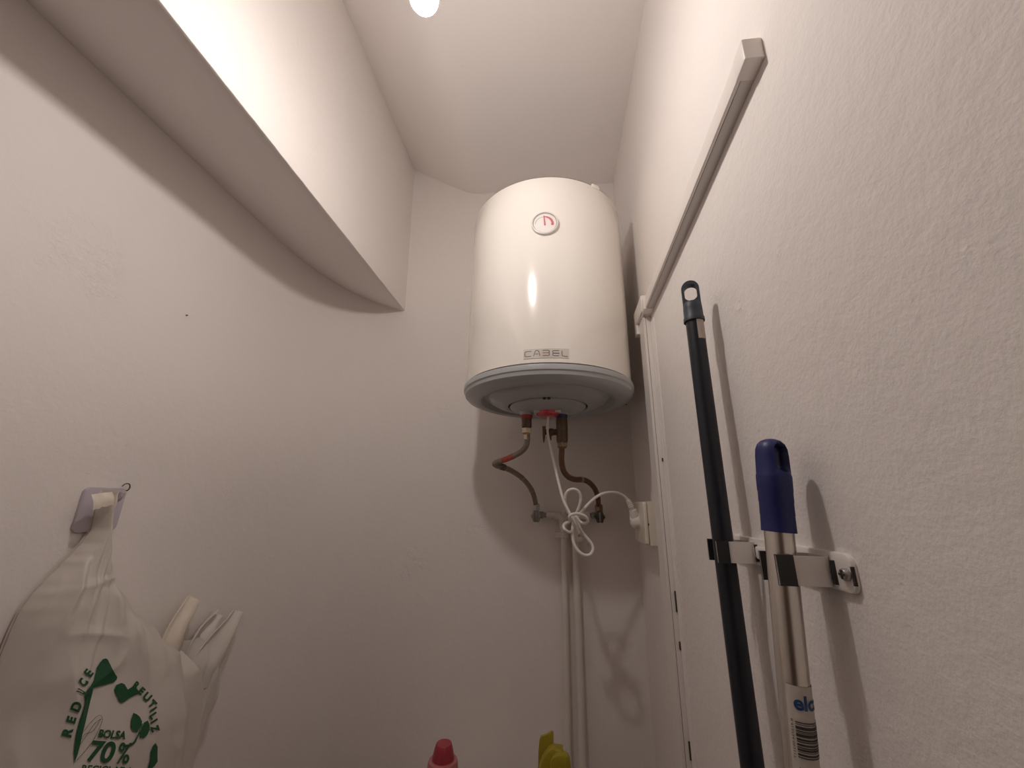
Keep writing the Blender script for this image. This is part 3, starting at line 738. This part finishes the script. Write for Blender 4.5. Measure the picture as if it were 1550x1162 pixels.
# printed carrier bag: front skin is a height field x = skin(y, z) over the wall
YH, ZH = .678, .006
EDGE_L = [(.010, .662), (-.03, .660), (-.056, .663), (-.077, .656), (-.095, .645), (-.11, .634), (-.137, .616), (-.153, .606), (-.174, .598), (-.20, .595), (-.25, .592), (-.45, .575), (-.80, .560)]
EDGE_R = [(.010, .668), (-.03, .672), (-.058, .679), (-.094, .690), (-.146, .708), (-.188, .748), (-.262, .828), (-.316, .892), (-.414, .935), (-.50, .945), (-.80, .955)]
THICK = [(.010, .030), (-.045, .030), (-.10, .034), (-.18, .050), (-.28, .078), (-.42, .105), (-.80, .130)]
def lift(y, z): return .062*sm(.80, .90, y)*sm(-.28, -.36, z)
def wallx(y): return XL if y < .9 else -.544-.3*max(0, 1-((y-.9)/.45)**2.7)**(1/2.7)
def ridge(x):                                     # sharp crest, soft valley
    x = x-math.floor(x); x = abs(2*x-1); return (1-x)**1.4
def skin(y, z):
    l, r, t = lerp_table(EDGE_L, z), lerp_table(EDGE_R, z), lerp_table(THICK, z)
    s = (2*y-l-r)/(r-l); s = max(-1, min(1, s))
    d = max(.004, ZH+.03-z); th = math.atan2(y-YH, d)
    b = t*(max(0, 1-abs(s)**2.6))**.6
    q = Vector((th*2.1, d*1.3, 4.2))
    f = ridge(th*2.6+.15+.35*noise.noise(q))*.55+ridge(th*4.3+.6+.5*noise.noise(q*1.7))*.30+ridge(th*7.1+.2+.5*noise.noise(q*2.3))*.16
    amp = .003+.027*sm(.03, .15, d)*(1-.86*sm(.24, .38, d))
    crk = noise.noise(Vector((y*16, z*13, 1)))*.006*sm(.06, .2, d)*(1-.7*sm(.25, .4, d))+noise.noise(Vector((y*38, z*30, 7)))*.0012
    far = sm(.08, .15, math.hypot(y-.745, (z+.44)*.8))*sm(.06, .16, d)
    wv_ = .5*noise.noise(Vector((y*6, z*6, 3)))
    c1 = max(0, .34-abs(noise.noise(Vector((th*4.6+wv_, d*2.2, 11)))))/.34
    c2 = max(0, .30-abs(noise.noise(Vector((th*9.5+wv_*2, d*4.5, 23)))))/.30
    c3 = max(0, .22-abs(noise.noise(Vector((y*5+z*9, z*5-y*8, 31)))))/.22
    crk += far*(.010*(c1**1.5-.3)+.006*(c2**1.5-.3)+.004*(c3**1.5-.3))
    k = (1-abs(s)**3)
    return XL+.012+max(lift(y, z)+.006*k, b+k*(amp*(f-.25)+crk))
bag = thing('carrier_bag', 'white plastic carrier bag with green recycling print hanging from wall hook', 'bag', (XL+.05, .72, -.80))
film = mat('white bag film', (.77, .715, .66), .38, var=.03, vscale=6, spec=.4, transl=.22)
def f_bag(u, v):
    z = .010-(v**1.15)*.81; l, r = lerp_table(EDGE_L, z), lerp_table(EDGE_R, z)
    y = l+(r-l)*(.5-.5*math.cos(PI*u)); return Vector((skin(y, z), y, z))
gF = grid(f_bag, 200, 260)
gB = grid(lambda u, v: (lambda q: Vector((XL+.007+lift(q.y, q.z), q.y, q.z)))(f_bag(u, v)), 60, 60)
obj('bag_front', gF, film, bag, sharp=180)
obj('bag_back', gB, film, bag)
# the creamy strap folded over the hook arm
tabc = [sight(px, py, 0, XL+xo) for px, py, xo in ((138, 748, .040), (169, 744, .038), (172, 763, .046), (140, 772, .048))]
obj('strap_fold', grid(lambda u, v: (tabc[0]*(1-u)+tabc[1]*u)*(1-v)+(tabc[3]*(1-u)+tabc[2]*u)*v+Vector((.003*math.sin(v*PI)+.002*math.sin(u*9), 0, .0008*math.sin(u*17)*v)), 14, 10), mat('cream strap film', (.80, .73, .62), .4, transl=.15), bag, sharp=180, label='creamy folded strap end')
# ---- print
green = mat('green print', (.010, .085, .035), .5, var=.04)
def on_bag(px, py, lift=.002):
    def gap(x):
        q = sight(px, py, 0, x); return x-skin(q.y, q.z)
    x = XL+.17
    while x > XL+.01 and gap(x) > 0: x -= .005
    lo, hi = x, x+.005
    for _ in range(7):
        mid = (lo+hi)/2
        if gap(mid) > 0: hi = mid
        else: lo = mid
    p = sight(px, py, 0, (lo+hi)/2)
    e = .004
    gx = (skin(p.y+e, p.z)-skin(p.y-e, p.z))/(2*e); gz = (skin(p.y, p.z+e)-skin(p.y, p.z-e))/(2*e)
    n = Vector((1, -gx, -gz)).normalized()
    return Vector((skin(p.y, p.z), p.y, p.z))+n*lift
def cz(x, y): return (60+x*.15662, 980+y*.15662)
def bagpoly(pts, step=2.2, smooth_n=0):
    q = [cz(*p) for p in pts]
    if smooth_n:
        q = [(v.x, v.y) for v in spline([(x, y, 0) for x, y in q+[q[0]]], smooth_n)][:-1]
    return mapg(fill2d(q, step), on_bag)
def bagtext(s, cx, cy, size, ang, shear=0, bold=.03, sx=1.0):
    g = text2d(s, shear, bold); x0 = min(v.x for v in g[0]); x1 = max(v.x for v in g[0]); y1 = max(v.y for v in g[0]); y0 = min(v.y for v in g[0])
    ca, sa = math.cos(math.radians(ang)), math.sin(math.radians(ang)); X, Y = cz(cx, cy); out = []
    for v in g[0]:
        u, w_ = (v.x-(x0+x1)/2)*size*sx, (v.y-(y0+y1)/2)*size
        out.append(on_bag(X+u*ca-w_*sa, Y-(u*sa+w_*ca)))
    return out, g[1]
def part_print(name, g, label=None):
    o = obj(name, g, green, bag, smooth=False)
    if label: o['label'] = label
    return o
part_print('arrow_print', bagpoly([(545, 195), (575, 145), (605, 112), (635, 103), (655, 115), (680, 165), (715, 235), (742, 285), (735, 310), (710, 335), (640, 355), (510, 385), (497, 450), (480, 520), (440, 690), (405, 830), (385, 930), (360, 1030), (328, 1110), (325, 1000), (345, 850), (380, 700), (415, 580), (432, 520), (425, 480), (428, 440), (470, 385), (515, 320), (530, 260)]), 'green arrow of the print')
part_print('arrow_print', bagpoly([(715, 400), (735, 360), (780, 342), (812, 355), (830, 385), (842, 405), (900, 370), (935, 400), (960, 440), (900, 465), (850, 495), (810, 525), (780, 536), (755, 520), (745, 480), (725, 445)]), 'short green arrow tail')
part_print('arrow_print', bagpoly([(1110, 920), (1130, 960), (1128, 1040), (1130, 1100), (1100, 1145), (1060, 1175), (1030, 1175), (1060, 1080), (1062, 1010), (1085, 950)]), 'green arrow piece at the right edge')
part_print('leaf_print', bagpoly([(895, 632), (930, 645), (960, 670), (980, 715), (975, 750), (950, 790), (930, 822), (890, 805), (872, 770), (875, 700)]), 'green leaf')
part_print('leaf_print', bagpoly([(1035, 705), (1052, 745), (1055, 790), (1030, 845), (1000, 872), (960, 872), (958, 830), (975, 770), (1000, 725)]), 'green leaf')
def bagline(pts, hw):
    q = [cz(*p) for p in pts]; q = [(v.x, v.y) for v in spline([(x, y, 0) for x, y in q], 6)]
    return mapg(ribbon(q, hw), on_bag)
part_print('stem_print', join(bagline([(955, 815), (930, 870), (905, 915), (860, 945), (800, 950)], lambda t: .9+1.2*t), bagline([(985, 735), (960, 790), (945, 850)], .5)))
dk = mat('print line', (.045, .035, .025), .6)
obj('outline_print', join(bagline([(328, 1110), (430, 1000), (520, 880), (590, 730), (598, 680), (580, 655), (545, 665), (480, 730), (415, 810)], .28), bagline([(375, 945), (450, 840), (520, 740), (570, 700), (592, 690)], .28), bagline([(400, 885), (430, 835), (500, 810), (550, 750), (580, 690)], .28)), dk, bag, smooth=False)
for s_, x, y, sz, an, sx in (('R', 268, 812, 17, 74, 1.1), ('E', 305, 693, 16, 74, 1.1), ('D', 352, 565, 16, 68, 1.1), ('U', 396, 425, 15, 66, .45), ('C', 412, 335, 16, 60, .75), ('E', 465, 245, 15, 50, 1.0),
                             ('R', 928, 365, 13, -35, .8), ('E', 975, 420, 14, -42, .9), ('U', 1030, 478, 15, -40, .9), ('T', 1080, 545, 14, -48, .9), ('I', 1088, 598, 14, -55, .9), ('L', 1092, 660, 14, -55, .9), ('I', 1095, 712, 14, -58, .9), ('Z', 1105, 783, 14, -72, .8)):
    part_print('letter_print', bagtext(s_, x, y, sz*1.14, an, 0, .05, sx))
part_print('word_print', bagtext('BOLSA', 688, 838, 16.5, -5, .25, .04, .82), 'the word BOLSA')
part_print('number_print', join(bagtext('70', 590, 1006, 44, -5, .3, .03, .88), bagtext('%', 806, 1020, 44, -3, .25, .014, .66)), 'the figure 70%')
part_print('word_print', bagtext('RECICLADA', 640, 1180, 16, -3, .2, .025, .9), 'the word RECICLADA')

# second bag behind, its two handles standing up
bag2 = thing('carrier_bag', 'smaller white plastic bag behind the printed one, two handles sticking up', 'bag', (XL+.05, .95, -.80))
film2 = mat('creamy bag film', (.80, .75, .70), .4, var=.03, vscale=6, transl=.2)
E2L = [(-.30, .90), (-.36, .895), (-.45, .89), (-.80, .88)]
E2R = [(-.30, .945), (-.33, .985), (-.38, 1.020), (-.44, 1.030), (-.48, 1.005), (-.52, .998), (-.60, .99), (-.80, .98)]
T2 = [(-.30, .030), (-.36, .045), (-.45, .050), (-.80, .055)]
def skin2(y, z):
    l, r, t = lerp_table(E2L, z), lerp_table(E2R, z), lerp_table(T2, z)
    s = max(-1, min(1, (2*y-l-r)/(r-l)))
    th = math.atan2(y-.93, .36-(-.26-z)*.4)
    f = ridge(y*16+z*3+.4*noise.noise(Vector((y*5, z*5, 2))))*.5+ridge(y*29-z*5+.3)*.25
    return wallx(y)+.010+t*max(0, 1-abs(s)**2.6)**.6+(1-abs(s)**3)*(.014*(f-.4)*sm(.90, .97, y)+noise.noise(Vector((y*20, z*18, 5)))*.006*sm(.92, .98, y))
def f_b2(u, v):
    z = -.30-.50*v; l, r = lerp_table(E2L, z), lerp_table(E2R, z)
    y = l+(r-l)*u; return Vector((skin2(y, z), y, z))
obj('bag_front', grid(f_b2, 60, 120), film2, bag2, sharp=180)
obj('bag_back', grid(lambda u, v: (lambda q: Vector((wallx(q.y)+.006, q.y, q.z)))(f_b2(u, v)), 10, 20), film2, bag2)
def strap(mid, wid, xoff, fold, seed):
    """a film strap along surveyed mid points (px,py), folded lengthwise"""
    M = spline([sight(px, py, 0, XL+xo) for (px, py, xo) in mid], 8)
    V, Fc = [], []; n = 10
    for i, p in enumerate(M):
        t = i/(len(M)-1); d = (M[min(i+1, len(M)-1)]-M[max(i-1, 0)]).normalized()
        sd = d.cross(Vector((1, 0, 0))).normalized(); ww = wid(t)
        for k in range(n+1):
            s = k/n-.5
            V.append(p+sd*(2*s*ww)+Vector((fold*math.cos(s*PI*2.2+seed)+.003*noise.noise(Vector((s*3, t*4, seed))), 0, 0)))
    m = n+1
    for i in range(len(M)-1):
        for k in range(n): Fc.append((i*m+k, i*m+k+1, (i+1)*m+k+1, (i+1)*m+k))
    # thickness: the strap is a flattened loop of film
    N0 = len(V); V += [v+Vector((-.004, 0, 0)) for v in V[:N0]]
    Fc += [tuple(N0+i for i in f) for f in Fc[:]]
    rows = len(M)
    for i in range(rows-1):
        for k in (0, n): Fc.append((i*m+k, (i+1)*m+k, N0+(i+1)*m+k, N0+i*m+k))
    for k in range(n):
        for i in (0, rows-1): Fc.append((i*m+k, i*m+k+1, N0+i*m+k+1, N0+i*m+k))
    return V, Fc
obj('handle', strap([(298, 909, .036), (292, 918, .040), (283, 934, .046), (273, 953, .050), (264, 975, .052), (256, 1000, .05)], lambda t: .020+.010*t, .03, .008, .4), mat('cream strap film', (.80, .73, .62), .4, transl=.15), bag2, sharp=180, label='cream folded handle')
obj('handle', strap([(362, 925, .040), (352, 945, .046), (338, 968, .050), (322, 995, .052), (308, 1020, .050), (300, 1045, .045)], lambda t: .016+.030*sm(0, .6, t), .03, .010, 1.1), film2, bag2, sharp=180, label='whiter crumpled handle')
obj('handle_fold', strap([(330, 928, .026), (318, 945, .030), (305, 968, .034), (296, 990, .036), (288, 1015, .036)], lambda t: .014+.020*sm(0, .6, t), .03, .010, 2.2), film2, bag2, sharp=180)

# ================================================================== BOTTLES below
SH = -.745                                         # top of the low cabinet, out of frame
cab = thing('low_cabinet', 'low white cabinet under the frame carrying the red and yellow bottles', 'cabinet', (-.25, 1.12, -H))
cabm2 = mat('cabinet white', (.70, .66, .62), .45)
obj('cabinet_body', box(-.42, .0, .97, 1.30, -H+.06, SH-.018, .002), cabm2, cab)
obj('cabinet_top', box(-.43, .01, .96, 1.31, SH-.018, SH, .002), cabm2, cab)
obj('plinth', box(-.41, -.01, .98, 1.29, -H, -H+.06, .001), cabm2, cab)
for x0, x1 in ((-.418, -.212), (-.208, -.002)):
    d_ = obj('door', box(x0, x1, .953, .969, -H+.065, SH-.021, .002), cabm2, cab)
    obj('knob', lathe([(.005, 0), (.005, .012), (.011, .016), (.011, .022), (.004, .025)], ((x1-.03) if x0 < -.3 else (x0+.03), .953, SH-.12), (0, -1, 0), n=20), steel, d_)
RB = sight(672, 1124, 1, 1.06)
rb = thing('bottle', 'red bottle with a tapered red cap standing below the heater', 'bottle', (RB.x, RB.y, SH))
redp = mat('red bottle plastic', (.30, .020, .026), .35, var=.05)
redc = mat('red cap plastic', (.36, .035, .055), .35, var=.05)
pinkc = mat('pink collar', (.46, .16, .16), .3, var=.05)
t_ = RB.z-SH; O2 = (RB.x, RB.y, SH)
obj('bottle_body', lathe([(.030, 0), (.036, .004), (.037, .02), (.037, t_-.10), (.036, t_-.075), (.0345, t_-.054), (.0345, t_-.047), (.0335, t_-.044), (.020, t_-.040)], O2, n=40), redp, rb)
obj('collar', lathe([(.0325, t_-.0465), (.0340, t_-.044), (.0335, t_-.036), (.0315, t_-.031), (.026, t_-.030), (.0255, t_-.029)], O2, n=40), pinkc, rb)
obj('cap', lathe([(.0250, t_-.033), (.0245, t_-.026), (.0205, t_-.010), (.0175, t_-.001), (.0165, t_), (.0, t_)], O2, n=40), redc, rb)
YBt = sight(842, 1130, 1, 1.06)
yb = thing('bottle', 'yellow bottle top with a raised flap standing left of the pipes', 'bottle', (YBt.x, YBt.y, SH))
yel = mat('yellow plastic', (.34, .27, .018), .5, var=.06)
ty = YBt.z-SH; cx = YBt.x-.004
obj('bottle_body', prism(rrect(.080, .05, .022, 8, cx, YBt.y), (0, 0, 0), (1, 0, 0), (0, 1, 0), (0, 0, 1), SH, YBt.z-.06, .006), yel, yb)
lobe = [(-.020, -.075), (.036, -.075), (.034, -.04), (.030, -.012), (.026, -.003), (.016, .0), (.004, -.001), (-.006, -.006), (-.012, -.016), (-.015, -.035)]
obj('front_lobe', prism([(x, y) for x, y in lobe], (cx+.003, YBt.y-.018, YBt.z), (1, 0, 0), (0, 0, 1), (0, 1, 0), -.010, .012, .005), yel, yb)
lobe2 = [(-.041, -.075), (.016, -.075), (.016, .001), (.004, .003), (-.006, .0032), (-.015, -.001), (-.024, -.010), (-.032, -.022), (-.037, -.038)]
obj('side_lobe', prism(lobe2, (cx+.003, YBt.y-.004, YBt.z), (1, 0, 0), (0, 0, 1), (0, 1, 0), -.012, .014, .005), yel, yb)
flap = [(-.040, -.060), (-.005, -.060), (-.005, .018), (-.009, .020), (-.020, .014), (-.034, .009), (-.037, .0), (-.039, -.02)]
obj('flap', prism(flap, (cx+.003, YBt.y+.018, YBt.z), (1, 0, 0), (0, 0, 1), (0, 1, 0), -.004, .004, .0015), yel, yb)

# a dark speck low under the upper wall
p = sight(283, 477, 0, XL-.030)
single('wall_speck', lathe([(.0008, -.02), (.0013, .0), (.0007, .0030)], p, (1, 0, 0), n=8), mat('hole dark', (.035, .025, .02), .9), 'tiny dark speck on the left wall under the sloping soffit', 'speck', p)
# small drilled holes in the back wall
hole_m = mat('hole dark', (.035, .025, .02), .9)
for px, py, r, lb in ((936, 613, .0055, 'larger dark drilled hole under the right edge of the heater'), (947.5, 611.5, .0030, 'smaller drilled hole right of the larger one under the heater')):
    p = sight(px, py, 1, YB-.0015)
    single('drill_hole', lathe([(r*.5, -.004), (r, .0), (r*.6, .0008)], p, (0, -1, 0), n=10), hole_m, lb, 'hole', p)
